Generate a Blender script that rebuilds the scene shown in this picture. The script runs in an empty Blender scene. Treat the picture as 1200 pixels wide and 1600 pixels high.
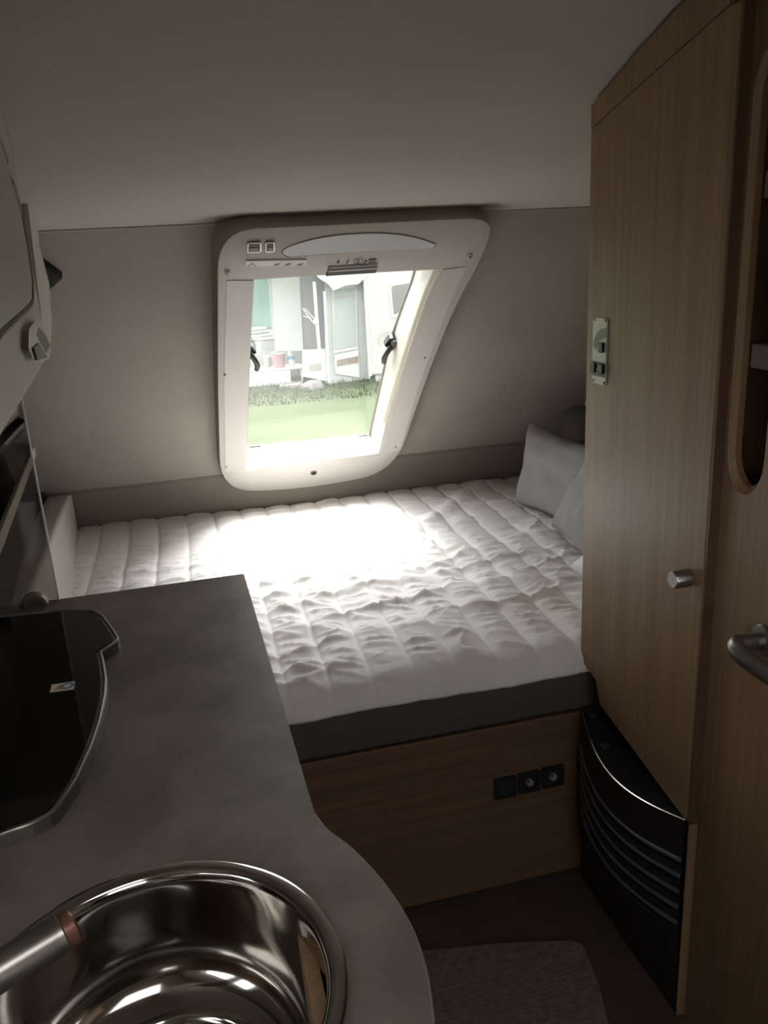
import bpy, bmesh, math, random
import numpy as np
from mathutils import Vector, Matrix, noise, geometry

random.seed(7)
sc = bpy.context.scene
COL = sc.collection

# ------------------------------------------------------------------ camera
F_PX = 1275.0
CAM = Vector((0, 0, 1.55))
# axes of the van (X across, Y towards the bed, U up) in camera coordinates
AX = Vector((0.96844252, -0.12190782, 0.21738807))
AY = Vector((-0.24343379, -0.27553772, 0.92995643))
AU = Vector((-0.05347034, -0.95352894, -0.29651893))
cam_d = bpy.data.cameras.new('camera'); cam = bpy.data.objects.new('camera', cam_d); COL.objects.link(cam)
cam_d.sensor_fit = 'VERTICAL'; cam_d.sensor_height = 24.0; cam_d.lens = 24.0 * F_PX / 1600.0
cam_d.clip_start = 0.02; cam_d.clip_end = 300
R = Matrix(((AX[0], -AX[1], -AX[2]), (AY[0], -AY[1], -AY[2]), (AU[0], -AU[1], -AU[2])))
cam.matrix_world = Matrix.Translation(CAM) @ R.to_4x4()
sc.camera = cam

# ------------------------------------------------------------------ world, sun, exposure
w = bpy.data.worlds.new('overcast_sky'); sc.world = w; w.use_nodes = True
bg = w.node_tree.nodes['Background']
bg.inputs['Color'].default_value = (1.0, 0.985, 0.98, 1); bg.inputs['Strength'].default_value = 4.4
SUN_DIR = Vector((-0.26, -0.34, -1.0)).normalized()
sun_d = bpy.data.lights.new('hazy_sun', 'SUN'); sun = bpy.data.objects.new('hazy_sun', sun_d); COL.objects.link(sun)
sun_d.energy = 18.0; sun_d.angle = math.radians(58); sun_d.color = (1.0, 0.975, 0.955)
sun.rotation_euler = SUN_DIR.to_track_quat('-Z', 'Y').to_euler(); sun.location = (3, 5, 8)
sc.view_settings.view_transform = 'Standard'; sc.view_settings.look = 'None'
sc.view_settings.gamma = 1.0; sc.view_settings.use_curve_mapping = False
sc.view_settings.exposure = 0.20
cy = sc.cycles
cy.max_bounces = 14; cy.diffuse_bounces = 8; cy.glossy_bounces = 5; cy.transmission_bounces = 6; cy.transparent_max_bounces = 12
cy.caustics_reflective = False; cy.caustics_refractive = False; cy.sample_clamp_indirect = 6.0
cy.use_denoising = True


# ------------------------------------------------------------------ measuring helpers
def ray(px, py):
    d = Vector((px - 600, py - 800, F_PX))
    return Vector((d.dot(AX), d.dot(AY), d.dot(AU)))

def hit(px, py, p0, n):
    """point of the real plane (p0, n) that is seen at a pixel of the photograph"""
    d = ray(px, py); n = Vector(n)
    return CAM + d * ((Vector(p0) - CAM).dot(n) / d.dot(n))

def hx(px, py, x): return hit(px, py, (x, 0, 0), (1, 0, 0))
def hy(px, py, y): return hit(px, py, (0, y, 0), (0, 1, 0))
def hz(px, py, z): return hit(px, py, (0, 0, z), (0, 0, 1))

# ------------------------------------------------------------------ material helpers
def mat(name, color, rough=0.6, metal=0.0, spec=0.5, noise_=None, bump=None, grain=None, coat=0.0, trans=0.0):
    m = bpy.data.materials.new(name); m.use_nodes = True
    nt = m.node_tree; b = nt.nodes['Principled BSDF']
    b.inputs['Base Color'].default_value = (*color, 1); b.inputs['Roughness'].default_value = rough
    b.inputs['Metallic'].default_value = metal; b.inputs['Specular IOR Level'].default_value = spec
    b.inputs['Coat Weight'].default_value = coat
    tc = nt.nodes.new('ShaderNodeTexCoord')
    def tex(scale3, sc_, detail=4, dist=0.0):
        mp = nt.nodes.new('ShaderNodeMapping'); mp.inputs['Scale'].default_value = scale3
        nt.links.new(tc.outputs['Object'], mp.inputs['Vector'])
        n = nt.nodes.new('ShaderNodeTexNoise'); n.inputs['Scale'].default_value = sc_
        n.inputs['Detail'].default_value = detail; n.inputs['Distortion'].default_value = dist
        nt.links.new(mp.outputs['Vector'], n.inputs['Vector']); return n
    if noise_:
        col2, scale3, sc_, lo, hi = noise_
        n = tex(scale3, sc_, 6, 0.3)
        r = nt.nodes.new('ShaderNodeValToRGB')
        r.color_ramp.elements[0].position = lo; r.color_ramp.elements[1].position = hi
        r.color_ramp.elements[0].color = (*color, 1); r.color_ramp.elements[1].color = (*col2, 1)
        nt.links.new(n.outputs['Fac'], r.inputs['Fac'])
        out = r.outputs['Color']
        if grain:
            col3, g3, gs, amt = grain
            n2 = tex(g3, gs, 3)
            r2 = nt.nodes.new('ShaderNodeValToRGB')
            r2.color_ramp.elements[0].position = 0.42; r2.color_ramp.elements[1].position = 0.62
            r2.color_ramp.elements[0].color = (1, 1, 1, 1); r2.color_ramp.elements[1].color = (*col3, 1)
            nt.links.new(n2.outputs['Fac'], r2.inputs['Fac'])
            mx = nt.nodes.new('ShaderNodeMixRGB'); mx.blend_type = 'MULTIPLY'; mx.inputs['Fac'].default_value = amt
            nt.links.new(out, mx.inputs['Color1']); nt.links.new(r2.outputs['Color'], mx.inputs['Color2'])
            out = mx.outputs['Color']
        nt.links.new(out, b.inputs['Base Color'])
    if bump:
        scale3, sc_, strength, dist = bump
        n = tex(scale3, sc_, 2)
        bp = nt.nodes.new('ShaderNodeBump'); bp.inputs['Strength'].default_value = strength
        bp.inputs['Distance'].default_value = dist
        nt.links.new(n.outputs['Fac'], bp.inputs['Height']); nt.links.new(bp.outputs['Normal'], b.inputs['Normal'])
    return m

def glass_mat(name, tint, refl=0.08, rough=0.02):
    m = bpy.data.materials.new(name); m.use_nodes = True; nt = m.node_tree
    nt.nodes.clear()
    o = nt.nodes.new('ShaderNodeOutputMaterial'); mx = nt.nodes.new('ShaderNodeMixShader')
    t = nt.nodes.new('ShaderNodeBsdfTransparent'); g = nt.nodes.new('ShaderNodeBsdfGlossy')
    fr = nt.nodes.new('ShaderNodeFresnel')
    geo = nt.nodes.new('ShaderNodeNewGeometry'); mr = nt.nodes.new('ShaderNodeMapRange')   # same reflectance from both sides of a thin sheet
    mr.inputs['To Min'].default_value = 1.45; mr.inputs['To Max'].default_value = 1 / 1.45
    nt.links.new(geo.outputs['Backfacing'], mr.inputs['Value']); nt.links.new(mr.outputs[0], fr.inputs['IOR'])
    t.inputs['Color'].default_value = (*tint, 1); g.inputs['Roughness'].default_value = rough
    g.inputs['Color'].default_value = (1, 1, 1, 1)
    nt.links.new(fr.outputs[0], mx.inputs[0]); nt.links.new(t.outputs[0], mx.inputs[1]); nt.links.new(g.outputs[0], mx.inputs[2])
    nt.links.new(mx.outputs[0], o.inputs[0]); return m

M = {}
M['wall'] = mat('textured wall covering', (.35, .315, .275), .85, noise_=((.31, .275, .24), (1, 1, 1), 3.5, .3, .7), bump=((1, 1, 1), 260, .35, .002))
M['wall_shaded'] = mat('shaded wall fabric', (.26, .225, .19), .9, bump=((1, 1, 1), 260, .3, .002))  # wall covering darkened in colour for the shade under the ledge
M['ceiling'] = mat('ceiling fabric', (.43, .40, .36), .9, noise_=((.385, .355, .32), (1, 1, 1), 2.5, .3, .7), bump=((1, 1, 1), 320, .3, .002))
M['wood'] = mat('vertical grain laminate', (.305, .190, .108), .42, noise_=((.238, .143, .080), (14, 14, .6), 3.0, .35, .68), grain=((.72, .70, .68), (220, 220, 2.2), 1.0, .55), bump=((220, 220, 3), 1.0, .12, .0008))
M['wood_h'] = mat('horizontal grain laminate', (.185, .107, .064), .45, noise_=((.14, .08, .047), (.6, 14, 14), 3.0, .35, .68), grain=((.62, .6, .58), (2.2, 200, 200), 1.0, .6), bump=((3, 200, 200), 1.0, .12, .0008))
M['wood_edge'] = mat('darker edge band', (.11, .063, .038), .45, noise_=((.085, .048, .03), (60, 60, 1), 3.0, .35, .68))
M['dark_inside'] = mat('dark shelf interior', (.045, .033, .025), .8)
M['worktop'] = mat('stone effect worktop', (.218, .188, .162), .42, noise_=((.138, .117, .100), (1, 1, 1), 9, .38, .66), grain=((.82, .8, .78), (1, 1, 1), 45, .35))
M['white'] = mat('cream white plastic', (.62, .59, .55), .45)
M['white_rail'] = mat('cream rail plastic', (.60, .57, .53), .5)
M['cream_seal'] = mat('pale yellow seal', (.72, .68, .54), .5)
M['grey_plastic'] = mat('light grey inlay', (.60, .60, .615), .5)
M['mid_grey'] = mat('mid grey plastic', (.25, .235, .215), .5)
M['dark_grey'] = mat('dark grey plastic', (.07, .065, .06), .5)
M['groove'] = mat('brown grey groove', (.20, .165, .14), .7)
M['black'] = mat('black plastic', (.018, .018, .019), .35)
M['black_matt'] = mat('matt black enamel', (.016, .016, .018), .5, noise_=((.022, .022, .024), (1, 1, 1), 30, .4, .6))
M['louvre'] = mat('satin black louvre lips', (.10, .10, .108), .35)
M['black_gloss'] = mat('black glass lid', (.006, .006, .006), .05, spec=.28)
M['chrome'] = mat('polished steel', (.50, .48, .455), .09, 1.0, noise_=((.46, .44, .42), (1, 1, 1), 12, .4, .6))
M['brushed'] = mat('brushed nickel', (.42, .40, .37), .32, 1.0)
M['dark_metal'] = mat('dark satin metal', (.25, .24, .23), .35, .9)
M['cab'] = mat('light grey locker face', (.52, .50, .455), .5, noise_=((.48, .46, .42), (1, 1, 1), 6, .35, .65))
M['cab_panel'] = mat('grey locker panel', (.40, .39, .355), .45)
M['mattress'] = mat('charcoal mattress cover', (.085, .075, .07), .9, bump=((1, 1, 1), 300, .3, .001))
M['quilt'] = mat('white quilted cotton', (.84, .82, .81), .85, bump=((1, 1, 1), 420, .12, .0006))
M['pillow'] = mat('grey pillow cotton', (.30, .287, .287), .9, bump=((1, 1, 1), 300, .2, .001))
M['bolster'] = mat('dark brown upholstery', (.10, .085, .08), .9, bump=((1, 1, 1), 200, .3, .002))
M['padding'] = mat('light grey upholstery', (.60, .57, .55), .9, bump=((1, 1, 1), 250, .3, .002))
M['floor'] = mat('dark brown vinyl', (.085, .062, .05), .55, noise_=((.065, .047, .037), (2, 12, 1), 4, .35, .65))
M['mat'] = mat('brown ribbed mat', (.20, .155, .12), .95, noise_=((.13, .105, .08), (1, 1, 1), 60, .4, .6))
M['glass'] = glass_mat('window acrylic', (.95, .96, .95))
M['tinted'] = glass_mat('smoked splash guard', (.62, .60, .58))
M['sticker'] = mat('white sticker', (.78, .77, .73), .5)
M['ink'] = mat('grey print', (.25, .24, .22), .6)
M['blue_ink'] = mat('blue grey print', (.10, .16, .30), .6)
M['orange_ink'] = mat('orange print', (.60, .32, .08), .6)
M['plate'] = mat('pale green grey plate', (.50, .52, .45), .4, .2)
M['plate_arc'] = mat('grey plate print', (.20, .22, .20), .5)
M['plate_dark'] = mat('dark plate band', (.12, .13, .11), .5)
M['brass'] = mat('small brass screw', (.40, .33, .22), .35, 1.0)
M['outer'] = mat('van outer skin', (.6, .6, .6), .5)
M['copper'] = mat('reddish nozzle ring', (.22, .10, .07), .4, .5)

# ------------------------------------------------------------------ mesh helpers
def tag(o, label=None, cat=None, group=None, kind=None):
    if label: o['label'] = label
    if cat: o['category'] = cat
    if group: o['group'] = group
    if kind: o['kind'] = kind
    return o

def thing(name, label, cat, loc, group=None):
    o = bpy.data.objects.new(name, None); COL.objects.link(o); o.location = loc; o.empty_display_size = .05
    return tag(o, label, cat, group)

def abs_loc(o):
    v = Vector((0, 0, 0))
    while o is not None: v += o.location; o = o.parent
    return v

def obj(name, bm, m, parent=None, smooth=False, org=None):
    """link a bmesh given in world coordinates as one mesh object"""
    bmesh.ops.recalc_face_normals(bm, faces=bm.faces)
    me = bpy.data.meshes.new(name)
    if org is None:
        org = Vector((0, 0, 0))
        if bm.verts:
            xs = [v.co for v in bm.verts]
            org = Vector((sum(c.x for c in xs), sum(c.y for c in xs), 0)) / len(xs); org.z = min(c.z for c in xs)
    org = Vector(org)
    bmesh.ops.translate(bm, verts=bm.verts, vec=-org)
    bm.to_mesh(me); bm.free()
    for mm in (m if isinstance(m, (list, tuple)) else [m]): me.materials.append(mm)
    o = bpy.data.objects.new(name, me); COL.objects.link(o)
    if parent is not None:
        o.parent = parent; o.location = org - abs_loc(parent)
    else:
        o.location = org
    if smooth:
        for p in me.polygons: p.use_smooth = True
        me.set_sharp_from_angle(angle=math.radians(38))
    return o

def box(bm, x0, x1, y0, y1, z0, z1, mi=0, rot=None):
    vs = [bm.verts.new((x, y, z)) for x in (x0, x1) for y in (y0, y1) for z in (z0, z1)]
    for f in ((0, 1, 3, 2), (4, 6, 7, 5), (0, 4, 5, 1), (2, 3, 7, 6), (0, 2, 6, 4), (1, 5, 7, 3)):
        fc = bm.faces.new([vs[i] for i in f]); fc.material_index = mi
    if rot: bmesh.ops.transform(bm, matrix=rot, verts=vs)
    return vs

def bevel(bm, r, seg=2, edges=None):
    bmesh.ops.bevel(bm, geom=list(edges if edges is not None else bm.edges), offset=r, segments=seg, profile=.5, affect='EDGES', clamp_overlap=True)

def bx(x0, x1, y0, y1, z0, z1, r=0, seg=2):
    bm = bmesh.new(); box(bm, x0, x1, y0, y1, z0, z1)
    if r: bevel(bm, r, seg)
    return bm

def prism(pts, vec, r=0, seg=2, bm=None):
    """polygon (world points) extruded by vec"""
    own = bm is None
    bm = bm or bmesh.new(); vec = Vector(vec)
    a = [bm.verts.new(p) for p in pts]; b = [bm.verts.new(Vector(p) + vec) for p in pts]
    f0 = bm.faces.new(a); f1 = bm.faces.new(list(reversed(b)))
    n = len(a)
    for i in range(n): bm.faces.new((a[i], b[i], b[(i + 1) % n], a[(i + 1) % n]))
    if r:
        bevel(bm, r, seg, list(f0.edges))
    return bm

def round_poly(pts, rad, seg=6):
    """round the corners of a closed polygon; rad one number or one per corner"""
    pts = [Vector(p) for p in pts]; out = []; n = len(pts)
    for i, p in enumerate(pts):
        r = rad[i] if isinstance(rad, (list, tuple)) else rad
        a = pts[i - 1]; b = pts[(i + 1) % n]
        la, lb = (a - p).length, (b - p).length
        if r <= 0: out.append(p); continue
        p1 = p + (a - p) * min(r / la, .5); p2 = p + (b - p) * min(r / lb, .5)
        for k in range(seg + 1):
            t = k / seg
            q = p1 * (1 - t) ** 2 + p * 2 * t * (1 - t) + p2 * t * t
            if not out or (q - out[-1]).length > 1e-5: out.append(q)
    if (out[0] - out[-1]).length < 1e-5: out.pop()
    return out

def smooth_line(pts, n=8, closed=False):
    """Catmull-Rom through points"""
    P = [Vector(p) for p in pts]; out = []
    m = len(P)
    rng = range(m if closed else m - 1)
    for i in rng:
        p0 = P[i - 1] if (closed or i > 0) else P[0] * 2 - P[1]
        p1 = P[i]; p2 = P[(i + 1) % m]
        p3 = P[(i + 2) % m] if (closed or i + 2 < m) else P[-1] * 2 - P[-2]
        for k in range(n):
            t = k / n
            out.append(.5 * ((2 * p1) + (p2 - p0) * t + (2 * p0 - 5 * p1 + 4 * p2 - p3) * t * t + (3 * p1 - p0 - 3 * p2 + p3) * t ** 3))
    if not closed: out.append(P[-1])
    return out

def tube(path, rad, seg=12, closed=False, bm=None, cap=True, flat=1.0):
    bm = bm or bmesh.new(); P = [Vector(p) for p in path]; n = len(P); rings = []
    up = None
    for i, p in enumerate(P):
        t = (P[(i + 1) % n] - P[i - 1]) if (closed or 0 < i < n - 1) else (P[1] - P[0] if i == 0 else P[-1] - P[-2])
        t.normalize()
        if up is None:
            up = Vector((0, 0, 1)) if abs(t.z) < .9 else Vector((1, 0, 0))
        s = t.cross(up).normalized(); u = s.cross(t).normalized(); up = u
        r = rad[i] if isinstance(rad, (list, tuple)) else rad
        rings.append([bm.verts.new(p + s * math.cos(2 * math.pi * k / seg) * r + u * math.sin(2 * math.pi * k / seg) * r * flat) for k in range(seg)])
    for i in range(n if closed else n - 1):
        a, b = rings[i], rings[(i + 1) % n]
        for k in range(seg): bm.faces.new((a[k], a[(k + 1) % seg], b[(k + 1) % seg], b[k]))
    if cap and not closed:
        bm.faces.new(rings[0]); bm.faces.new(list(reversed(rings[-1])))
    return bm

def lathe(c, axis, prof, seg=32, bm=None, cap0=True, cap1=True):
    """profile [(radius, height)] turned about axis at c"""
    bm = bm or bmesh.new(); axis = Vector(axis).normalized()
    s = axis.orthogonal().normalized(); u = axis.cross(s); rings = []
    for r, h in prof:
        rings.append([bm.verts.new(Vector(c) + axis * h + (s * math.cos(2 * math.pi * k / seg) + u * math.sin(2 * math.pi * k / seg)) * r) for k in range(seg)])
    for a, b in zip(rings, rings[1:]):
        for k in range(seg): bm.faces.new((a[k], a[(k + 1) % seg], b[(k + 1) % seg], b[k]))
    if cap0: bm.faces.new(rings[0])
    if cap1: bm.faces.new(list(reversed(rings[-1])))
    return bm

def inside2(p, poly):
    c = False; n = len(poly)
    for i in range(n):
        a, b = poly[i], poly[i - 1]
        if (a.y > p.y) != (b.y > p.y) and p.x < (b.x - a.x) * (p.y - a.y) / (b.y - a.y) + a.x: c = not c
    return c

def holed(outer, inners):
    """flat face with holes, triangulated"""
    L3 = [[Vector(p) for p in lp] for lp in [outer] + list(inners)]
    o0 = L3[0][0]; nrm = Vector()
    for i in range(len(L3[0])): nrm += (L3[0][i] - o0).cross(L3[0][(i + 1) % len(L3[0])] - o0)
    nrm.normalize(); ex = nrm.orthogonal().normalized(); ey = nrm.cross(ex)
    flat = []; edges = []; L2 = []; base = 0
    for lp in L3:
        p2 = [Vector(((p - o0).dot(ex), (p - o0).dot(ey))) for p in lp]; L2.append(p2); n = len(p2)
        edges += [(base + i, base + (i + 1) % n) for i in range(n)]; flat += p2; base += n
    res = geometry.delaunay_2d_cdt(flat, edges, [], 0, 1e-7)
    bm = bmesh.new(); allp = [p for lp in L3 for p in lp]
    new = [bm.verts.new(allp[o[0]] if o else o0 + ex * v.x + ey * v.y) for v, o in zip(res[0], res[3])]
    idx = {}
    for k, o in enumerate(res[3]):
        for q in o: idx[q] = k
    for f in res[2]:
        c = sum((res[0][k] for k in f), Vector((0, 0))) / len(f)
        if inside2(c, L2[0]) and not any(inside2(c, h) for h in L2[1:]): bm.faces.new([new[k] for k in f])
    loops = []; base = 0
    for lp in L3: loops.append([new[idx[base + i]] for i in range(len(lp))]); base += len(lp)
    return bm, loops

def holed_slab(outer, inners, vec):
    bm, loops = holed(outer, inners); vec = Vector(vec)
    faces = list(bm.faces); mp = {}
    for v in list(bm.verts): mp[v] = bm.verts.new(v.co + vec)
    for f in faces: bm.faces.new([mp[v] for v in reversed(f.verts)])
    for lp in loops:
        n = len(lp)
        for i in range(n):
            a, b = lp[i], lp[(i + 1) % n]
            if a is not b: bm.faces.new((a, b, mp[b], mp[a]))
    return bm

def struct(name, bm, m, smooth=False, label=None):
    o = obj(name, bm, m, None, smooth); o['kind'] = 'structure'
    if label: o['label'] = label
    return o

# ================================================================== STRUCTURE
XL, XR, YB, YS, ZS, YF, ZF = -.62, 1.50, -1.9, 2.35, 1.665, 3.00, .816
WT = .045                                    # wall thickness
wn = Vector((0, ZS - ZF, YF - YS)).normalized()       # outward normal of the sloping end wall
wp0 = Vector((0, YF, ZF))
def hw(px, py, off=0.0): return hit(px, py, wp0 - wn * off, wn)   # off = distance into the room

# floor
struct('floor', bx(XL - .05, XR + .05, YB - .05, 3.15, -.06, 0), M['floor'])
# ceiling: profile of the roof, swept across
prof = [(YS, ZS), (2.1, 1.695), (1.85, 1.745), (1.604, 1.822), (1.45, 1.875), (1.318, 1.917), (1.2, 1.945), (1.05, 1.96), (.6, 1.965)]
prof = [tuple(v)[:2] for v in smooth_line([Vector((a, b, 0)) for a, b in prof], 4)]
pts = [(0, y, z) for y, z in prof] + [(0, y, z + .05) for y, z in reversed(prof)]
bm = prism([Vector((XL - .05, y, z)) for _, y, z in pts], (XR - XL + .1, 0, 0))
struct('ceiling', bm, M['ceiling'], smooth=True)
struct('ceiling_rear', holed_slab([(XL - .05, YB - .05, 1.965), (XR + .05, YB - .05, 1.965), (XR + .05, .6, 1.965), (XL - .05, .6, 1.965)],
                             [[(-.1, -.65, 1.965), (.6, -.65, 1.965), (.6, .05, 1.965), (-.1, .05, 1.965)]], (0, 0, .05)), M['ceiling'])
# roof light behind the viewer
b_ = bmesh.new()
for a in ((-.13, .63, -.68, -.65), (-.13, .63, .05, .08), (-.13, -.1, -.65, .05), (.6, .63, -.65, .05)): box(b_, a[0], a[1], a[2], a[3], 1.945, 2.04)
win3 = struct('window_3', b_, M['white'])
obj('pane', bx(-.1, .6, -.65, .05, 2.03, 2.036), M['glass'], win3)

# sloping end wall with the hole for the window
hole_px = [(396, 432), (700, 408), (668, 500), (600, 660), (590, 716), (384, 742)]
hole = [hw(*p) for p in hole_px]
outer = [Vector((XL - .05, YF, ZF)), Vector((XR + .05, YF, ZF)), Vector((XR + .05, YS, ZS)), Vector((XL - .05, YS, ZS))]
struct('wall_front', holed_slab(outer, [hole], wn * WT), M['wall'])
# recessed lower strip of the end wall
bm = bmesh.new(); box(bm, XL - .05, XR + .05, YF + .055, YF + .11, -.03, ZF - .0)
struct('wall_front_lower', bm, M['wall_shaded'])
bm = prism([Vector((XL - .05, YF - .002, ZF)), Vector((XL - .05, YF + .07, ZF + .0)), Vector((XL - .05, YF + .07, ZF - .012)), Vector((XL - .05, YF - .002, ZF - .012))], (XR - XL + .1, 0, 0))
struct('trim_1', bm, M['groove'])
# roof seam cord between ceiling fabric and wall covering
struct('trim_2', tube([(XL, YS + .004, ZS - .003), (XR, YS + .004, ZS - .003)], .0035, 8), M['ceiling'])

# left wall (kitchen part has a window that lies outside the picture)
def side_profile(y0, y1):
    top = [(y, z) for y, z in prof if y0 <= y <= y1]
    return top
lw = [Vector((XL, YB, -.03)), Vector((XL, 3.11, -.03)), Vector((XL, 3.11, ZF)), Vector((XL, YF + .03, ZF)), Vector((XL, YS + .03, ZS + .02))]
lw += [Vector((XL, y, z + .02)) for y, z in prof[1:]] + [Vector((XL, YB, 1.985))]
kit = [Vector((XL, -.15, 1.02)), Vector((XL, .55, 1.02)), Vector((XL, .55, 1.36)), Vector((XL, -.15, 1.36))]
struct('wall_left', holed_slab(lw, [kit], (-.05, 0, 0)), M['wall'])
b_ = bmesh.new()
for a in ((-.19, .59, .98, 1.02), (-.19, .59, 1.36, 1.40), (-.19, -.15, 1.02, 1.36), (.55, .59, 1.02, 1.36)): box(b_, XL - .055, XL + .018, a[0], a[1], a[2], a[3])
win2 = struct('window_2', b_, M['white'])
obj('pane', bx(XL - .04, XL - .034, -.15, .55, 1.02, 1.36), M['glass'], win2)
rw = [Vector((XR, v.y, v.z)) for v in lw]
struct('wall_right', prism(rw, (.05, 0, 0)), M['wall'])
# rear wall with a window
rear = [(XL - .05, YB, -.03), (XR + .05, YB, -.03), (XR + .05, YB, 1.99), (XL - .05, YB, 1.99)]
rh = [(-.1, YB, .95), (1.0, YB, .95), (1.0, YB, 1.5), (-.1, YB, 1.5)]
struct('wall_back', holed_slab(rear, [rh], (0, -.05, 0)), M['wall'])
b_ = bmesh.new()
for a in ((-.14, 1.04, .91, .95), (-.14, 1.04, 1.5, 1.54), (-.14, -.1, .95, 1.5), (1.0, 1.04, .95, 1.5)): box(b_, a[0], a[1], YB - .055, YB + .02, a[2], a[3])
win4 = struct('window_4', b_, M['white'])
obj('pane', bx(-.1, 1.0, YB - .04, YB - .034, .95, 1.5), M['glass'], win4)

# ================================================================== WINDOW OVER THE BED
# front face of the frame box leans a little more than the wall
fp_b = wp0 + Vector((0, 0, 0)) - wn * .032
ztop = 1.62; yt = YF - (YF - YS) * (ztop - ZF) / (ZS - ZF)
fp_t = Vector((0, yt, ztop)) - wn * .098
fdir = (fp_t - fp_b).normalized()
fn = Vector((0, fdir.z, -fdir.y)).normalized()        # outward normal of the frame face
def hf(px, py, off=0.0): return hit(px, py, fp_b - fn * off, fn)
def px_round(pts, rad, seg=6): return [(v.x, v.y) for v in round_poly([Vector((a, b, 0)) for a, b in pts], rad, seg)]
out_px = px_round([(341, 361), (772, 341), (757, 396), (708, 482), (655, 620), (617, 738), (470, 765), (345, 768), (341, 600)],
                  [62, 42, 60, 60, 70, 58, 90, 52, 60], 8)
op_px = [(397, 437), (520, 429), (686, 421), (671, 456), (656, 497), (642, 540), (628, 582), (616, 620), (603, 662), (592, 709), (490, 722), (384, 736), (389, 590)]
f_out = [hf(*p) for p in out_px]; f_op = [hf(*p) for p in op_px]
cen = sum(f_out, Vector()) / len(f_out)
bm, loops = holed(f_out, [f_op])
def ring(bm, la, pts):
    lb = [bm.verts.new(p) for p in pts]; n = len(la)
    for i in range(n): bm.faces.new((la[i], la[(i + 1) % n], lb[(i + 1) % n], lb[i]))
    return lb
def grow(pts, d):
    c = sum(pts, Vector()) / len(pts); n = len(pts); res = []
    for i, p in enumerate(pts):
        t = (pts[(i + 1) % n] - pts[i - 1]).normalized(); nn = t.cross(fn).normalized()
        if nn.dot(p - c) < 0: nn = -nn
        res.append(p + nn * d)
    return res
g1 = grow(f_out, .0008); g2 = grow(f_out, .0014)
l1 = ring(bm, loops[0], [p + fn * .0006 for p in g1])
l2 = ring(bm, l1, [p + fn * .002 for p in g2])
def to_wall(p, off=-.004):
    return p + wn * ((wp0 - wn * off - p).dot(wn))
back_pts = [to_wall(p) + (p - cen).normalized() * .008 for p in g2]
winfr = obj('window_1', bm, M['white'], None, True); tag(winfr, 'cream window surround', kind='structure')
# skirt of the surround, covered like the wall, down to the wall
bm = bmesh.new(); la = [bm.verts.new(p + fn * .002) for p in g2]
mid = ring(bm, la, [((p + fn * .002) * .5 + q * .5) for p, q in zip(g2, back_pts)]); ring(bm, mid, back_pts)
o = obj('surround_skirt', bm, M['wall'], winfr, True); o['label'] = 'grey brown side of the window surround'
# reveal: sill and jambs going out through the wall
GT = .112
def out_pt(p, t=GT): return p + wn * t
gl_plane = wp0 + wn * .078
gl_px = [(387, 408), (520, 402), (655, 396), (643, 440), (628, 480), (614, 520), (603, 562), (594, 602), (586, 640), (578, 678), (480, 688), (386, 697), (386, 560)]
g_pts = [hit(*p, gl_plane, wn) for p in gl_px]
g_pts = [p + (p - sum(g_pts, Vector()) / len(g_pts)).normalized() * .0 for p in g_pts]
bm = bmesh.new(); la = [bm.verts.new(p + fn * .001) for p in f_op]; mid = ring(bm, la, [a * .35 + b * .65 for a, b in zip(f_op, g_pts)]); ring(bm, mid, g_pts)
o = obj('window_reveal', bm, M['white'], winfr); o['label'] = 'white reveal and sill around the pane'
# outer sheath outside the reveal keeps daylight out of the wall cavity
def grow2(pts, d):
    c = sum(pts, Vector()) / len(pts); return [p + (p - c).normalized() * d for p in pts]
bm = bmesh.new(); la = [bm.verts.new(p) for p in grow2(g_pts, .10)]; lb = ring(bm, la, grow2(g_pts, .0)); 
ring(bm, la, [p - wn * .045 for p in grow2(g_pts, .10)])
obj('outer_flange', bm, M['dark_grey'], winfr)
pane = obj('pane', prism([p + wn * .002 for p in grow2(g_pts, .004)], wn * .003), M['glass'], winfr)
# rubber seals along the pane
bm = bmesh.new()
tube([g_pts[i] - wn * .004 for i in (2, 3, 4, 5, 6, 7, 8, 9)], .006, 8, bm=bm)
obj('pane_seal', bm, M['mid_grey'], winfr, True)
bm = bmesh.new(); tube([g_pts[i] - wn * .004 for i in (9, 10, 11)], .0035, 8, bm=bm)
obj('pane_seal', bm, M['cream_seal'], winfr, True)
# pale yellow seal strip on the right jamb
bm = bmesh.new(); tube([f_op[i] * .90 + g_pts[i] * .10 + fn * .002 for i in (2, 3, 4, 5, 6, 7, 8)], .010, 8, bm=bm, flat=.5)
obj('jamb_strip', bm, M['cream_seal'], winfr, True)
for a, b in (((389, 698), (407, 696)), ((559, 681), (573, 679))):
    p = [hit(*q, gl_plane, wn) - wn * .006 for q in (a, b)]
    bm = tube([p[0], p[1]], .006, 8); obj('bottom_catch', bm, M['black'], winfr, True)
# raised side rails of the blind cassette
def fpoly(px, off): return [hf(*p, off) for p in px]
def plate(name, px, th, m, parent, off=0.0, r=.0, seg=1):
    pts = [hf(*p, off) for p in px]
    bm = prism([p - fn * th for p in pts], fn * th, r, seg)
    return obj(name, bm, m, parent)
plate('side_rail', [(354, 438), (395, 438), (391, 520), (386, 640), (383, 733), (352, 737), (350, 600)], .0022, M['white_rail'], winfr)
plate('side_rail', [(691, 421), (727, 417), (700, 480), (675, 545), (655, 600), (640, 650), (625, 703), (596, 709), (612, 650), (628, 588), (647, 540), (668, 472)], .0022, M['white_rail'], winfr)
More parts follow.
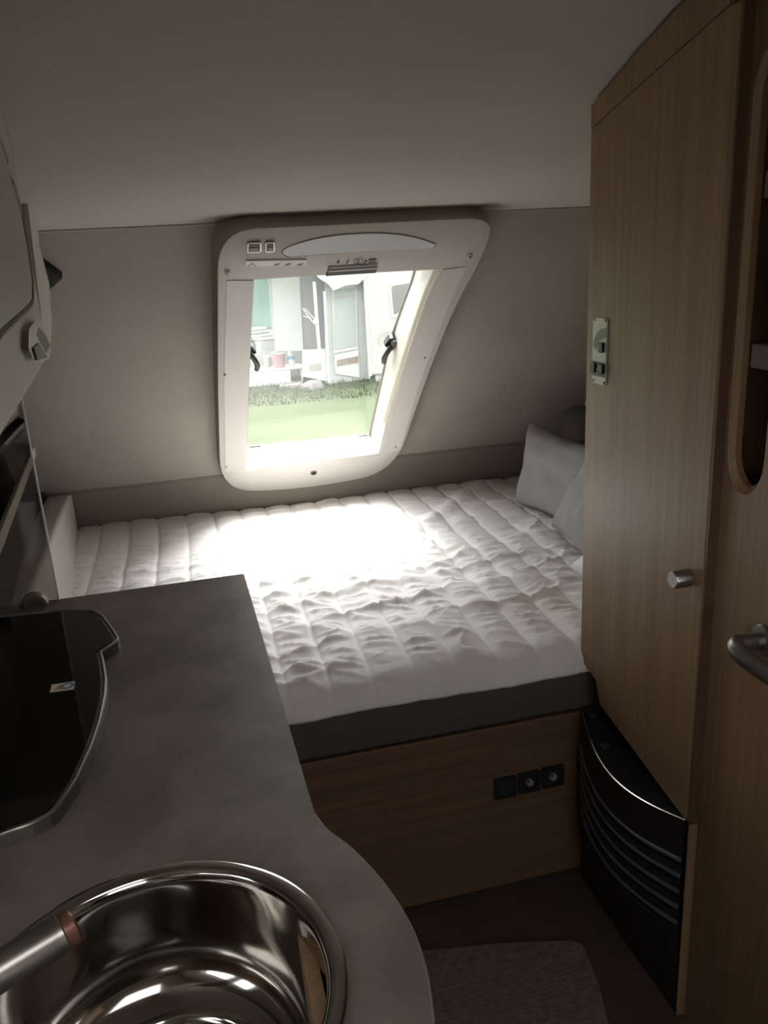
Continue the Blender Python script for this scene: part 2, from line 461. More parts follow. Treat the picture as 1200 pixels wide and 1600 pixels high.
# arched inlay with groove
arc = px_round([(438, 394), (447, 386), (480, 374), (520, 366), (570, 362), (615, 363), (655, 370), (682, 381), (679, 387), (560, 393), (448, 402)], [4, 6, 20, 20, 20, 20, 20, 4, 4, 10, 4], 4)
plate('inlay_groove', arc, .0012, M['groove'], winfr)
ac = [(a + (560 - a) * .012, b + (381.5 - b) * .09 + .1) for a, b in arc]
plate('arched_inlay', ac, .0030, M['grey_plastic'], winfr, r=.001)
# pull handle of the blind
plate('blind_handle', [(513, 416), (590, 411), (588, 419), (511, 424)], .003, M['mid_grey'], winfr, r=.001)
plate('handle_lip', [(511, 423), (588, 418), (587, 425), (509, 430)], .005, M['dark_grey'], winfr, r=.001)
plate('handle_lip', [(512, 421.6), (589, 416.8), (589, 418.6), (511, 423.2)], .0056, M['grey_plastic'], winfr)
# two small catches in metal frames
for n_, (x0, x1) in enumerate(((386, 408), (414, 429))):
    y0, y1 = 377.5 - n_ * .8, 393 - n_ * .8
    k = plate('catch_frame', px_round([(x0, y0), (x1, y0 - 1), (x1, y1 - 1), (x0, y1)], 3, 3), .007, M['brushed'], winfr)
    kx = plate('catch_well', [(x0 + 1.8, y0 + 1.2), (x1 - 2.2, y0 + .5), (x1 - 2.2, y1 - 2.6), (x0 + 1.8, y1 - 1.8)], .0078, M['black'], k)
    plate('catch_button', [(x0 + 4, y0 + 7), (x1 - 4, y0 + 6.6), (x1 - 4, y1 - 4), (x0 + 4, y1 - 3.4)], .009, M['mid_grey'], k)
# warning sticker and symbols
stk = plate('warning_sticker', [(384, 406.5), (479, 405), (479, 413.5), (384, 415)], .0042, M['sticker'], winfr)
tri = plate('printed_triangle', [(386, 414.3), (393, 408), (400, 414), (398, 414), (393, 409.6), (388.5, 414.3)], .0046, M['ink'], stk)
plate('printed_mark', [(392.4, 410.5), (393.6, 410.5), (393.6, 413.4), (392.4, 413.4)], .0046, M['ink'], stk)
for x in (426, 443, 462):
    plate('printed_mark', [(x, 413.6), (x + 5, 410), (x + 13, 409.6), (x + 8, 413.2)], .0046, M['ink'], stk)
def ring_flat(c, r, parent, name, m, off=.0042, wid=1.3, n=14):
    for s in (1,):
        P = [hf(c[0] + r * math.cos(2 * math.pi * k / n), c[1] + r * .8 * math.sin(2 * math.pi * k / n), off) for k in range(n)]
        return obj(name, tube(P, wid * .0008, 5, closed=True), m, parent)
ring_flat((557, 408.5), 4.5, winfr, 'printed_symbol', M['ink'])
ring_flat((563, 408.2), 4.5, winfr, 'printed_symbol', M['ink'])
plate('printed_symbol', [(526, 410), (528.5, 405.5), (531, 409.8)], .0044, M['ink'], winfr)
for x in (541, 569): plate('printed_symbol', [(x, 410.6), (x + 1, 410.6), (x + 5, 406), (x + 4, 406)], .0044, M['ink'], winfr)
for y in (404.8, 407, 409.2): plate('printed_symbol', [(576, y), (587, y - .4), (587, y + 1), (576, y + 1.4)], .0044, M['ink'], winfr)
# screws
for a in ((355, 427), (734, 401), (664, 559.5), (351.5, 586), (618, 698.5), (354, 730)):
    p = hf(*a, .004)
    r_ = .0065 if a[1] < 450 else .0038
    s = obj('screw', lathe(p + fn * .003, -fn, [(r_ * 1.25, 0), (r_ * 1.25, .003), (r_ * .9, .0048)], 14), M['white_rail'] if a[1] > 450 else M['grey_plastic'], winfr, True)
    obj('screw_head', lathe(p, -fn, [(r_ * .55, 0), (r_ * .55, .0028)], 10), M['dark_grey'], s, True)
p = hf(490, 738.5, 0)
k = obj('lock_hole', lathe(p + fn * .002, -fn, [(.0135, 0), (.0135, .0035), (.011, .0045)], 18), M['mid_grey'], winfr, True)
obj('lock_cylinder', lathe(p - fn * .001, -fn, [(.0095, 0), (.0095, .004)], 16), M['black'], k, True)
# two black swivel latches at the pane
def latch(px, py, s, part_hidden=False):
    c = hit(px, py, gl_plane, wn) - wn * .012
    X = Vector((1, 0, 0)); V = Vector((0, -(YF - YS), ZS - ZF)).normalized()
    def P(a, b, d=0): return c + X * a * s + V * b - wn * d
    k = obj('window_latch', prism(round_poly([P(-.028, .0), P(-.012, .032), P(.022, .03), P(.034, -.004), P(.030, -.03), P(.006, -.022), P(-.01, -.012)], .008, 3), -wn * .022, .003), M['black'], winfr, True)
    k['label'] = 'black swivel window catch'
    path = smooth_line([P(-.004, .004, .03), P(-.018, -.016, .036), P(-.026, -.042, .036), P(-.024, -.064, .032)], 5)
    obj('lever', tube(path, [.011] * 3 + [.009] * (len(path) - 3), 10), M['black'], k, True)
    obj('pivot', lathe(P(.006, .014, .018), -wn, [(.014, 0), (.014, .016), (.009, .022)], 16), M['dark_grey'], k, True)
    obj('locking_button', lathe(P(.026, -.012, .02), -wn, [(.009, 0), (.009, .016)], 12), M['black'], k, True)
    obj('mounting_plate', prism(round_poly([P(-.045, -.03, -.006), P(-.045, .045, -.006), P(.03, .045, -.006), P(.03, -.03, -.006)], .02, 4), -wn * .004), M['glass'], k)
latch(609, 529, 1)
latch(386, 541, -1)

# ================================================================== BED
bed = thing('bed_base', 'wooden bed base with horizontal grain front below the white quilt', 'bed', (.5, 1.6, 0))
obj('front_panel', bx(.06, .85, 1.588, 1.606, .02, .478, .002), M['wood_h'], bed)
obj('bed_board', bx(XL + .02, XR - .02, 1.592, YF + .05, .45, .479), M['wood_edge'], bed)
obj('side_panel', bx(XL + .02, XL + .04, 1.61, YF + .05, 0, .449), M['wood_h'], bed)
obj('plinth', bx(.07, .83, 1.61, 1.625, 0, .06), M['dark_grey'], bed)
# sockets
def socket(i, xc, pin):
    nm = ['black square blank cover plate, leftmost of the three fittings in the wooden bed front',
          'black square aerial socket in the middle of the three fittings in the bed front',
          'black square aerial socket nearest the heater in the bed front'][i]
    zc = hy(784 + i * 40.5, 1231 - i * 9.5, 1.585).z
    t = thing('wall_socket', nm, 'socket', (xc, 1.587, zc), 'fittings in the bed front')
    h = .0288
    obj('socket_frame', holed_slab(round_poly([(xc - h, 1.579, zc - h), (xc + h, 1.579, zc - h), (xc + h, 1.579, zc + h), (xc - h, 1.579, zc + h)], .004, 3),
        [[Vector((xc + .021 * math.cos(a * math.pi / 12), 1.579, zc + .021 * math.sin(a * math.pi / 12))) for a in range(24)]] if pin else
        [[(xc - .022, 1.579, zc - .022), (xc + .022, 1.579, zc - .022), (xc + .022, 1.579, zc + .022), (xc - .022, 1.579, zc + .022)]], (0, .0085, 0)), M['black'], t)
    if pin:
        obj('socket_well', lathe((xc, 1.5876, zc), (0, -1, 0), [(.021, 0), (.021, .002)], 20), M['black_matt'], t, True)
        k = obj('aerial_pin', lathe((xc, 1.586, zc), (0, -1, 0), [(.009, 0), (.009, .009), (.006, .011)], 16), M['mid_grey'], t, True)
        obj('pin_tip', lathe((xc - .006, 1.577, zc + .008), (0, -1, 0), [(.0022, 0), (.0022, .004)], 8), M['chrome'], t, True)
    else:
        obj('rocker', bx(xc - .0215, xc + .0215, 1.580, 1.587, zc - .0215, zc + .0215, .0015), M['black_matt'], t)
for i, xc in enumerate((.633, .6955, .758)): socket(i, xc, i > 0)

# mattress
bm = bx(XL + .06, XR - .03, 1.586, YF + .045, .480, .612, .018, 3)
mt = obj('mattress', bm, M['mattress'], None, True)
tag(mt, 'charcoal foam mattress under the white quilted cover on the wooden bed base', 'mattress')

# quilt
def fbm(x, y, z=0., o=3):
    v = 0; a = 1.0
    for _ in range(o):
        v += a * noise.noise(Vector((x, y, z))); x *= 2.03; y *= 2.03; a *= .5
    return v
NX, NY = 460, 300
qx0, qx1 = -.452, 1.455
verts = []; faces = []
yb0 = 1.575; CH = .0985
fold_a = Vector((1.12, 3.0)); fold_b = Vector((.44, 2.25)); fold_c = Vector((.42, 1.98))
def seg_d(p, a, b):
    ab = b - a; t = max(0, min(1, (p - a).dot(ab) / ab.length_squared)); q = a + ab * t
    return (p - q).length, (p - q).cross(ab) if False else ((p.x - q.x) * ab.y - (p.y - q.y) * ab.x)
for j in range(NY + 1):
    s = j / NY
    L = s * 1.56                       # arc length from the front hem
    for i in range(NX + 1):
        u = i / NX; x = qx0 + (qx1 - qx0) * u
        hem = .010 * noise.noise(Vector((x * 2.2, 3.1, 0))) + .004 * noise.noise(Vector((x * 9, 1.1, 0)))
        # profile: quarter turn at the front edge
        R_ = .062; q = math.pi / 2 * R_
        if L < q:
            a = L / R_; y = yb0 + .004 + R_ * (1 - math.cos(a)); z = .591 + R_ * math.sin(a) + hem * (1 - L / q)
            ny, nz = -math.cos(a), math.sin(a)
        else:
            y = yb0 + .004 + R_ + (L - q); z = .591 + R_; ny, nz = 0, 1
        z += .0
        # channels run away from the viewer
        xs = x + .012 * noise.noise(Vector((x * 1.2, y * 1.6, 5))) + .02 * (y - 2.3) * max(0, .1 - x)
        ph = (xs - qx0) / CH; d = abs(ph - round(ph)) * CH
        puff = .0048 * (1 - math.exp(-(d / .006) ** 1.3)) + .002 * min(1, d / .04) 
        # crumples across each channel, stronger to the front
        cell = math.floor(ph + .5 if d < 0 else ph)
        amp = .35 + .65 * max(0, min(1, (2.85 - y) / .7))
        cx = max(0, min(1, d / .03))
        v1 = noise.noise(Vector((x * 4.5 + 1.7 * cell, y * 21 + cell * 3.3 + x * 5, 2.0)))
        v2 = noise.noise(Vector((x * 10, y * 44, 7.0 + cell)))
        r1 = 1 - abs(v1) * 2.2
        wr = amp * cx * (.0085 * max(0, r1) ** 3 + .0040 * v2 + .0030 * max(0, 1 - abs(noise.noise(Vector((x * 16 + y * 6, y * 30 - x * 7, 3.0 + cell)))) * 3) ** 2)
        # larger rumples
        big = .0085 * amp * noise.noise(Vector((x * 3.2 + .6 * y, y * 4.6, 11))) + .010 * noise.noise(Vector((x * 1.5, y * 1.7, 21)))
        rid = 1 - abs(noise.noise(Vector((x * 2.2 + y * 1.0, y * 7.5 - x * 1.6, 31)))) * 2.6
        big += .016 * amp * max(0, rid) ** 3.5
        # long fold running from the back right to the middle, step down on the left side
        p2 = Vector((x, y)); fold = 0
        for fa, fb in ((fold_a, fold_b), (fold_b, fold_c)):
            dd, side = seg_d(p2, fa, fb)
            fold = max(fold, .014 * math.exp(-(dd / .035) ** 2))
        dz = puff + wr + big + fold
        edge = min(1, (x - qx0) / .03 + .2, (qx1 - x) / .03 + .2)
        k = min(1, max(.25, L / .12)); dz *= k * edge
        if s > .97: z -= .03 * ((s - .97) / .03) ** 2
        yy = y + ny * dz
        verts.append((x, min(yy, YF + .048), z + nz * dz))
for j in range(NY):
    for i in range(NX):
        a = j * (NX + 1) + i; faces.append((a, a + 1, a + NX + 2, a + NX + 1))
me = bpy.data.meshes.new('quilt'); me.from_pydata(verts, [], faces); me.materials.append(M['quilt'])
for p in me.polygons: p.use_smooth = True
quilt = bpy.data.objects.new('quilt', me); COL.objects.link(quilt)
so = quilt.modifiers.new('thickness', 'SOLIDIFY'); so.thickness = .007; so.offset = -1
tag(quilt, 'white channel quilted mattress cover spread rumpled over the charcoal mattress', 'quilt')

# ---------------- pillows
def pillow(name, corners, th, m, label, cat, group, seed, n=26):
    """corners: four world points (a b c d) around; puffed by th to both sides"""
    a, b, c, d = [Vector(p) for p in corners]
    nrm = (b - a).cross(d - a).normalized(); bm = bmesh.new(); G = []
    for sgn in (1, -1):
        g = []
        for j in range(n + 1):
            row = []
            for i in range(n + 1):
                u, v = i / n, j / n
                pu, pv = 2 * u - 1, 2 * v - 1
                # pull edges inward between the corners
                pin = .055
                uu = u + (0.5 - u) * pin * 2 * (1 - pv * pv) * abs(pu); vv = v + (0.5 - v) * pin * 2 * (1 - pu * pu) * abs(pv)
                p = a * (1 - uu) * (1 - vv) + b * uu * (1 - vv) + c * uu * vv + d * (1 - uu) * vv
                h = max(0, (1 - pu ** 4) * (1 - pv ** 4)) ** .55
                h *= 1 + .10 * noise.noise(Vector((u * 3, v * 3, seed)))
                wrk = .013 * noise.noise(Vector((u * 7 + seed, v * 5, sgn))) * h
                corner = abs(pu * pv) ** 2
                wrk += .006 * math.sin((pu - pv) * 14 + seed) * corner * h
                if (i in (0, n) or j in (0, n)) and sgn == -1: row.append(G[0][j][i])
                else: row.append(bm.verts.new(p + nrm * sgn * (th * h + wrk)))
            g.append(row)
        G.append(g)
        for j in range(n):
            for i in range(n):
                q = (g[j][i], g[j][i + 1], g[j + 1][i + 1], g[j + 1][i])
                bm.faces.new(q if sgn == 1 else q[::-1])
    o = obj(name, bm, m, None, True); tag(o, label, cat, group); return o
zq = .672
pillow('pillow', [(1.12, 2.66, zq), (1.17, 2.26, zq), (1.30, 2.24, zq + .26), (1.185, 2.70, zq + .285)], .05, M['pillow'],
       'grey pillow standing against the right end of the bed, furthest back', 'pillow', 'grey pillows on the bed', 3)
pillow('pillow', [(1.12, 2.37, zq + .0), (1.06, 1.97, zq + .0), (1.20, 1.92, zq + .30), (1.24, 2.30, zq + .26)], .052, M['pillow'],
       'grey pillow half hidden by the wardrobe, nearer the viewer with a creased corner', 'pillow', 'grey pillows on the bed', 9)
pillow('pillow', [(1.015, 2.02, zq), (.995, 1.70, zq), (1.16, 1.69, zq + .15), (1.16, 1.94, zq + .15)], .035, M['quilt'],
       'white pillow peeping out low beside the wardrobe edge', 'pillow', None, 14)
# dark bolster in the corner
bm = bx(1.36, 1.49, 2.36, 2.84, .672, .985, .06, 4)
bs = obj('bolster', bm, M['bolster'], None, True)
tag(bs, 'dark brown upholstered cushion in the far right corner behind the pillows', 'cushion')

# ---------------- padding at the left end of the bed
a = Vector((-.455, 3.045, .60)); zt = .806
P = [(-.445, 3.045, .655), (-.447, 3.045, zt), (-.52, 3.045, zt), (-.52, 3.045, .655)]
Q = [(-.335, 1.76, .655), (-.43, 1.76, zt), (-.52, 1.76, zt), (-.52, 1.76, .655)]
bm = bmesh.new(); pa = [bm.verts.new(p) for p in P]; qa = [bm.verts.new(p) for p in Q]
for i in range(4): bm.faces.new((pa[i], pa[(i + 1) % 4], qa[(i + 1) % 4], qa[i]))
bm.faces.new(pa); bm.faces.new(qa[::-1])
bmesh.ops.subdivide_edges(bm, edges=[e for e in bm.edges if e.calc_length() > .6], cuts=16)
bevel(bm, .012, 3, [e for e in bm.edges if all(abs(v.co.z - zt) < .001 and v.co.x > -.46 for v in e.verts)])
pd = obj('side_bolster', bm, M['padding'], None, True)
tag(pd, 'light grey padded board along the left end of the bed behind the worktop', 'padding')

# open shelf recess on the left wall above the padding
sh = thing('side_shelf', 'dark open shelf with a pale front rail on the left wall above the bed', 'shelf', (-.56, 2.3, .81))
obj('shelf_board', bx(XL + .002, -.525, 1.76, 3.0, .81, .825), M['dark_inside'], sh)
obj('shelf_back', bx(XL + .002, XL + .012, 1.76, 2.95, .826, 1.12), M['dark_inside'], sh)
obj('shelf_top', bx(XL + .013, -.50, 1.76, 2.78, 1.10, 1.12), M['dark_inside'], sh)
bm = bmesh.new()
box(bm, -.012, 0, 0, 1.09, 0, .035)
r = Matrix.Translation((-.425, 1.77, .985)) @ Matrix.Rotation(math.radians(4.3), 4, 'Z')
bmesh.ops.transform(bm, matrix=r, verts=bm.verts); bevel(bm, .003)
obj('front_rail', bm, M['cab'], sh)
bm = bmesh.new(); box(bm, -.004, 0, 0, 1.05, 0, .14)
bmesh.ops.transform(bm, matrix=Matrix.Translation((-.445, 1.77, .826)) @ Matrix.Rotation(math.radians(4.3), 4, 'Z'), verts=bm.verts)
obj('recess_shade', bm, M['dark_inside'], sh)  # dark sheet painting in the shade of the recess below the rail

# black triangle that paints in a shadow gap high on the left
pb = [hw(*p, .0) for p in ((66, 402), (97, 425), (77, 443), (70, 436))]
o = obj('shadow_gap', prism([p - wn * .03 for p in pb], wn * .03, .002), M['black_matt'])
tag(o, 'small black triangle painting in the shadow gap beside the overhead locker', 'shadow gap')

# ================================================================== KITCHEN
CX, CY, CR = -.1, .635, .255
wt = [Vector((XL + .004, 1.72, .9)), Vector((.074, 1.72, .9)), Vector((.0895, .862, .9))]
wt += smooth_line([(.0895, .862, .9), (.101, .822, .9), (.122, .782, .9), (.142, .725, .9), (.155, .66, .9), (.155, .60, .9), (.142, .53, .9), (.118, .46, .9), (.097, .42, .9), (.09, .36, .9)], 4)[1:]
wt += [Vector((.09, -.15, .9)), Vector((XL + .004, -.15, .9))]
hole = [Vector((CX + .166 * math.cos(2 * math.pi * k / 48), CY + .166 * math.sin(2 * math.pi * k / 48), .9)) for k in range(48)]
bm = holed_slab(wt, [hole], (0, 0, -.03))
kit_ = thing('kitchen_unit', 'kitchen unit with a mottled grey brown worktop curving out around the sink', 'kitchen unit', (-.25, .8, 0))
k = obj('worktop', bm, M['worktop'], kit_); k['label'] = 'mottled grey brown worktop'
bm = tube([p + Vector((-.0002, 0, -.0025)) for p in wt[1:-1]], .0022, 6)
obj('edge_band', bm, M['mid_grey'], k)
obj('cabinet_side', bx(.045, .06, -.13, 1.578, .02, .868), M['wood'], kit_)
obj('cabinet_end', bx(XL + .006, .044, 1.672, 1.69, .72, .868), M['wood'], kit_)
obj('cabinet_end', bx(XL + .006, .044, 1.56, 1.578, .0, .868), M['wood'], kit_)
obj('cabinet_end', bx(XL + .006, .044, -.13, -.112, .02, .868), M['wood'], kit_)
obj('cabinet_plinth', bx(.02, .04, -.11, 1.56, 0, .08), M['dark_grey'], kit_)

# sink
sink = thing('kitchen_sink', 'round polished steel sink bowl set in the worktop in the foreground', 'sink', (CX, CY, .9))
prof_s = [(.183, .0004), (.183, .003), (.178, .0052), (.170, .0046), (.1655, .0015), (.1635, -.006), (.1625, -.03), (.160, -.07), (.155, -.095), (.146, -.116), (.132, -.130), (.115, -.136), (.112, -.1365), (.106, -.1375), (.098, -.1445), (.08, -.147), (.045, -.149)]
# smooth the profile
pp = smooth_line([Vector((a, b, 0)) for a, b in prof_s[4:]], 5)
prof_s2 = prof_s[:4] + [(p.x, p.y) for p in pp]
bm = lathe((CX, CY, .9), (0, 0, 1), prof_s2, 96, cap0=False, cap1=False)
o = obj('bowl', bm, M['chrome'], sink, True)
so = o.modifiers.new('t', 'SOLIDIFY'); so.thickness = .001; so.offset = 0
dr = obj('drain', lathe((CX, CY, .9), (0, 0, 1), [(.046, -.1485), (.046, -.146), (.040, -.1455), (.036, -.150), (.010, -.152), (.0, -.152)][:5], 40, cap0=False), M['chrome'], sink, True)
obj('drain_plug', lathe((CX, CY, .9), (0, 0, 1), [(.028, -.1512), (.028, -.1475), (.022, -.1455)], 28), M['black'], dr, True)

# tap
tap = thing('kitchen_tap', 'grey metal mixer tap reaching in from the left over the sink', 'tap', (-.37, .54, .9))
obj('tap_base', lathe((-.37, .54, .9), (0, 0, 1), [(.030, 0), (.030, .008), (.024, .014), (.022, .07), (.020, .078)], 28), M['brushed'], tap, True)
end = hz(92, 1462, .985)
st = Vector((-.37, .54, .965)); dv = (end - st)
path = [st, st + dv * .12 + Vector((0, 0, .006)), st + dv * .5 + Vector((0, 0, .006)), end]
sp = obj('spout', tube(smooth_line(path, 5), .0175, 20), M['brushed'], tap, True)
dn = dv.normalized()
obj('spout_end', lathe(end - dn * .002, dn, [(.0178, 0), (.0178, .004), (.0150, .006)], 24), M['brushed'], tap, True)
obj('nozzle', lathe(end + dn * .003, dn, [(.0158, 0), (.0158, .010), (.0135, .0125), (.006, .0125)], 20), M['copper'], tap, True)
obj('tap_lever', tube([(-.37, .54, .975), (-.372, .53, 1.005), (-.39, .47, 1.03)], [.016, .010, .007], 14), M['brushed'], tap, True)

# hob with black glass lid
hob = thing('hob', 'black glass hob lid with a notched corner and grey metal rim', 'hob', (-.4, 1.25, .9))
hp = [(-.60, 1.640), (-.407, 1.624)]
hp += [tuple(hz(*p, .918))[:2] for p in ((90, 953), (148, 953), (163, 962), (180, 985), (187, 997), (184, 1003), (160, 1019), (163, 1030), (168, 1060), (167, 1085), (159, 1125), (146, 1165), (122, 1218), (93, 1262), (78, 1274), (50, 1288), (0, 1306))]
hp += [(-.60, .905)]
def inset(poly, d):
    n = len(poly); res = []; V = [Vector((a, b)) for a, b in poly]
    area = sum(V[i].x * V[(i + 1) % n].y - V[(i + 1) % n].x * V[i].y for i in range(n))
    sg = 1 if area > 0 else -1
    for i in range(n):
        e1 = (V[i] - V[i - 1]).normalized(); e2 = (V[(i + 1) % n] - V[i]).normalized()
        n1 = Vector((-e1.y, e1.x)) * sg; n2 = Vector((-e2.y, e2.x)) * sg
        m_ = (n1 + n2); m_ = m_ / max(.35, m_.length_squared) * 2 if m_.length > .01 else n1
        res.append((V[i].x + m_.x * d, V[i].y + m_.y * d))
    return res
hp_in = inset(hp, .0105)
V3 = lambda pl, z: [Vector((a, b, z)) for a, b in pl]
rim = obj('metal_rim', holed_slab(V3(hp, .917), [V3(hp_in, .917)], (0, 0, -.0165)), M['dark_metal'], hob)
obj('rim_bead', tube(V3(inset(hp, .0035), .9175), .003, 8, closed=True), M['brushed'], hob, True)
obj('base_tray', prism(V3(inset(hp, .006), .9), (0, 0, .006)), M['black'], hob)
lid = obj('glass_lid', prism(V3(inset(hp, .0108), .9065), (0, 0, .0118)), M['black_gloss'], hob)
st_px = [(81, 1070), (117, 1064.5), (115.5, 1077), (78, 1082)]
stp = [hz(*p, .9187) for p in st_px]
sk = obj('sticker', prism(stp, (0, 0, .0004)), M['sticker'], hob); sk['label'] = 'small white sticker'
pc = hz(105, 1071.5, .9193)
obj('printed_ring', tube([pc + Vector((.0085 * math.cos(a * math.pi / 8), .0085 * math.sin(a * math.pi / 8), 0)) for a in range(16)], .0022, 6, closed=True, flat=.2), M['blue_ink'], sk)
pt = [hz(*p, .9192) for p in ((84, 1078), (95, 1078), (95, 1068.5))]
obj('printed_triangle', prism(pt, (0, 0, .0003)), M['orange_ink'], sk)

# splash guard at the far end of the worktop
sg = thing('splash_guard', 'smoked clear splash guard standing at the far left end of the worktop', 'splash guard', (-.46, 1.714, .9))
obj('glass_sheet', bx(XL + .004, -.3135, 1.712, 1.717, .901, 1.395), M['tinted'], sg)
obj('polished_edge', bx(-.3135, -.3105, 1.7115, 1.7175, .901, 1.395), M['grey_plastic'], sg)
c = hy(55, 949, 1.70)
rg = obj('clamp_ring', lathe((c.x, 1.690, .902), (0, 1, 0), [(.020, 0), (.0265, 0), (.0265, .018), (.020, .018), (.020, 0)], 32, cap0=False, cap1=False), M['brushed'], sg, True)
bm = lathe((c.x, 1.7, .902), (0, 1, 0), [(.0185, 0), (.0185, .011)], 32); obj('clamp_pad', bm, M['groove'], sg, True)

# overhead locker
loc = thing('overhead_locker', 'light grey overhead locker with a dark lined door panel, above the worktop at left', 'locker', (-.4, 1.2, 1.4))
O = Vector((-.242, 1.655, 1.405)); D = Vector((.0805, -.99675, 0)); N = Vector((.99675, .0805, 0)); ZV = Vector((0, 0, 1))
def LP(s, h, d=0): return O + D * s + ZV * h + N * d
def hl(px, py, d=0): return hit(px, py, O + N * d, N)
Lh = .385; LL = 1.35
body = [LP(0, 0), LP(0, Lh), LP(.12, Lh + .04), LP(.35, Lh + .09), LP(LL, Lh + .10), LP(LL, 0)]
obj('carcass', prism([p - N * .016 for p in body], Vector((-.24, 0, 0)), 0), M['cab'], loc)
obj('end_trim', prism([LP(0, 0), LP(0, Lh), LP(.013, Lh + .004), LP(.013, 0)], -N * .02, .002), M['cab'], loc)
door_px = [LP(.015, .003), LP(.015, Lh - .01), LP(.12, Lh + .03), LP(.45, Lh + .07), LP(LL, Lh + .08), LP(LL, .003)]
ld = obj('locker_door', prism(door_px, -N * .018, .003), M['cab'], loc)
# inlaid panel with gasket: corners read on the face
c1 = hl(16, 283); c2 = hl(30, 330); c3 = hl(40, 385); c4 = hl(48, 440); c5 = hl(48, 472); c6 = hl(42, 481); c7 = hl(0, 519)
def sh_(p): q = p - O; return q.dot(D), q.z
s7, h7 = sh_(c7)
lpn = [LP(*sh_(c)) for c in (c1, c2, c3, c4, c5, c6, c7)]
s1, h1 = sh_(c1)
panel = lpn + [LP(max(.9, s7 + .2), h7 - .012), LP(1.15, h7 - .012), LP(1.15, .33), LP(.4, .345), LP(s1 + .12, h1 + .05), LP(s1 + .03, h1 + .03)]
gk = tube(panel, .0055, 8, closed=True, flat=1)
obj('door_gasket', gk, M['groove'], ld, True)
obj('door_panel', prism(panel, N * .0025), M['cab_panel'], ld)
# latch
obj('end_panel', prism([hl(*p, -.012) for p in ((27, 205), (41, 240), (53, 300), (62, 385), (77, 443), (81, 500), (78, 560), (72, 562), (45, 330), (32, 240))], -N * .01), M['cab'], loc)
lt = hl(54, 536); ls, lh_ = sh_(lt)
def E2(px, py, d=0): return LP(*sh_(hl(px, py)), d)
lk = obj('locker_latch', prism(round_poly([E2(44, 503), E2(56, 508), E2(70, 536), E2(72, 552), E2(64, 563), E2(42, 566), E2(33, 545), E2(34, 516)], .008, 4), N * .009, .003), M['brushed'], loc, True)
lk['label'] = 'metal push latch at the lower corner'
obj('latch_well', prism([E2(51, 513), E2(60, 522), E2(70, 540), E2(63, 552), E2(54, 538), E2(47, 524)], N * .0098), M['black'], lk)
obj('latch_lever', prism([E2(38, 545), E2(47, 537), E2(62, 560), E2(44, 564)], N * .0125, .001), M['dark_grey'], lk)

# ================================================================== RIGHT SIDE: WARDROBE AND WASHROOM
WX = .835
ward = thing('wardrobe', 'tall light wood wardrobe with a metal knob, standing over the black heater', 'wardrobe', (1.15, 1.38, .45))
outl = [(1.604, .611), (1.604, 1.812), (1.45, 1.868), (1.318, 1.909), (1.18, 1.935), (1.163, 1.94), (1.163, .487), (1.51, .552), (1.522, .600)]
bm = prism([Vector((WX + .012, y, z)) for y, z in outl], (XR - .01 - WX - .012, 0, 0))
obj('carcass', bm, M['wood'], ward)
# door panel, front face at WX
dp = [(1.601, .611), (1.601, 1.70), (1.601, 1.795), (1.36, 1.812), (1.177, 1.871), (1.157, 1.871), (1.157, .480), (1.512, .545), (1.525, .598)]
dp = [(1.601, .613), (1.601, 1.7705), (1.185, 1.8745), (1.157, 1.872), (1.157, .480), (1.508, .545), (1.522, .597)]
bm = prism([Vector((WX, y, z)) for y, z in dp], (.0119, 0, 0), .002)
dr_ = obj('wardrobe_door', bm, M['wood'], ward)
bm = prism([Vector((WX + .0005, y, z)) for y, z in ((1.602, 1.772), (1.602, 1.812), (1.45, 1.866), (1.318, 1.907), (1.20, 1.93), (1.185, 1.93), (1.185, 1.876))], (.0114, 0, 0))
obj('header_panel', bm, M['wood'], ward)
obj('door_edge', bx(WX + .001, WX + .022, 1.1515, 1.1565, .482, 1.93), M['wood_edge'], ward)
kn = hx(1078, 902, WX)
obj('lower_post', bx(WX + .001, WX + .022, 1.1508, 1.1535, .003, .479), M['wood'], ward)
knob = obj('knob', lathe((WX, kn.y, kn.z), (-1, 0, 0), [(.012, 0), (.012, .003), (.0165, .004), (.0165, .032), (.0145, .0355), (.010, .0362)], 32), M['brushed'], ward, True)
knob['label'] = 'round brushed metal knob'
obj('knob_cap', lathe((WX, kn.y, kn.z), (-1, 0, 0), [(.0142, .0354), (.0135, .0368), (.004, .0374)], 28), M['grey_plastic'], knob, True)
# control plate
cp = thing('control_plate', 'small pale control plate with black buttons screwed to the wardrobe side', 'control panel', (WX, 1.55, 1.34))
cpp = [hx(*p, WX) for p in ((929, 494), (950.5, 499), (947.5, 604), (926.5, 596))]
y0 = (cpp[1].y + cpp[2].y) / 2; y1 = (cpp[0].y + cpp[3].y) / 2; z0 = (cpp[2].z + cpp[3].z) / 2; z1 = (cpp[0].z + cpp[1].z) / 2
def CP(u, v, d=0): return Vector((WX - d, y1 + (y0 - y1) * u, z1 + (z0 - z1) * v))
obj('plate', prism(round_poly([CP(0, 0), CP(1, 0), CP(1, 1), CP(0, 1)], .004, 3), (-.003, 0, 0)), M['plate'], cp)
arcp = [CP(.08 + .0, .46, .0032)]
arcp = [CP(.06 + .94 * (1 - math.cos(a)), .44 - .30 * math.sin(a), .003) for a in [math.pi / 2 * k / 10 for k in range(11)]]
arci = [CP(.30 + .70 * (1 - math.cos(a)), .48 - .19 * math.sin(a), .003) for a in [math.pi / 2 * k / 10 for k in range(11)]]
obj('printed_arc', prism(arcp + arci[::-1], (-.0006, 0, 0)), M['plate_arc'], cp)
obj('display_window', prism([CP(.0, .66, .003), CP(1, .66, .003), CP(1, .88, .003), CP(0, .88, .003)], (-.0008, 0, 0)), M['plate_dark'], cp)
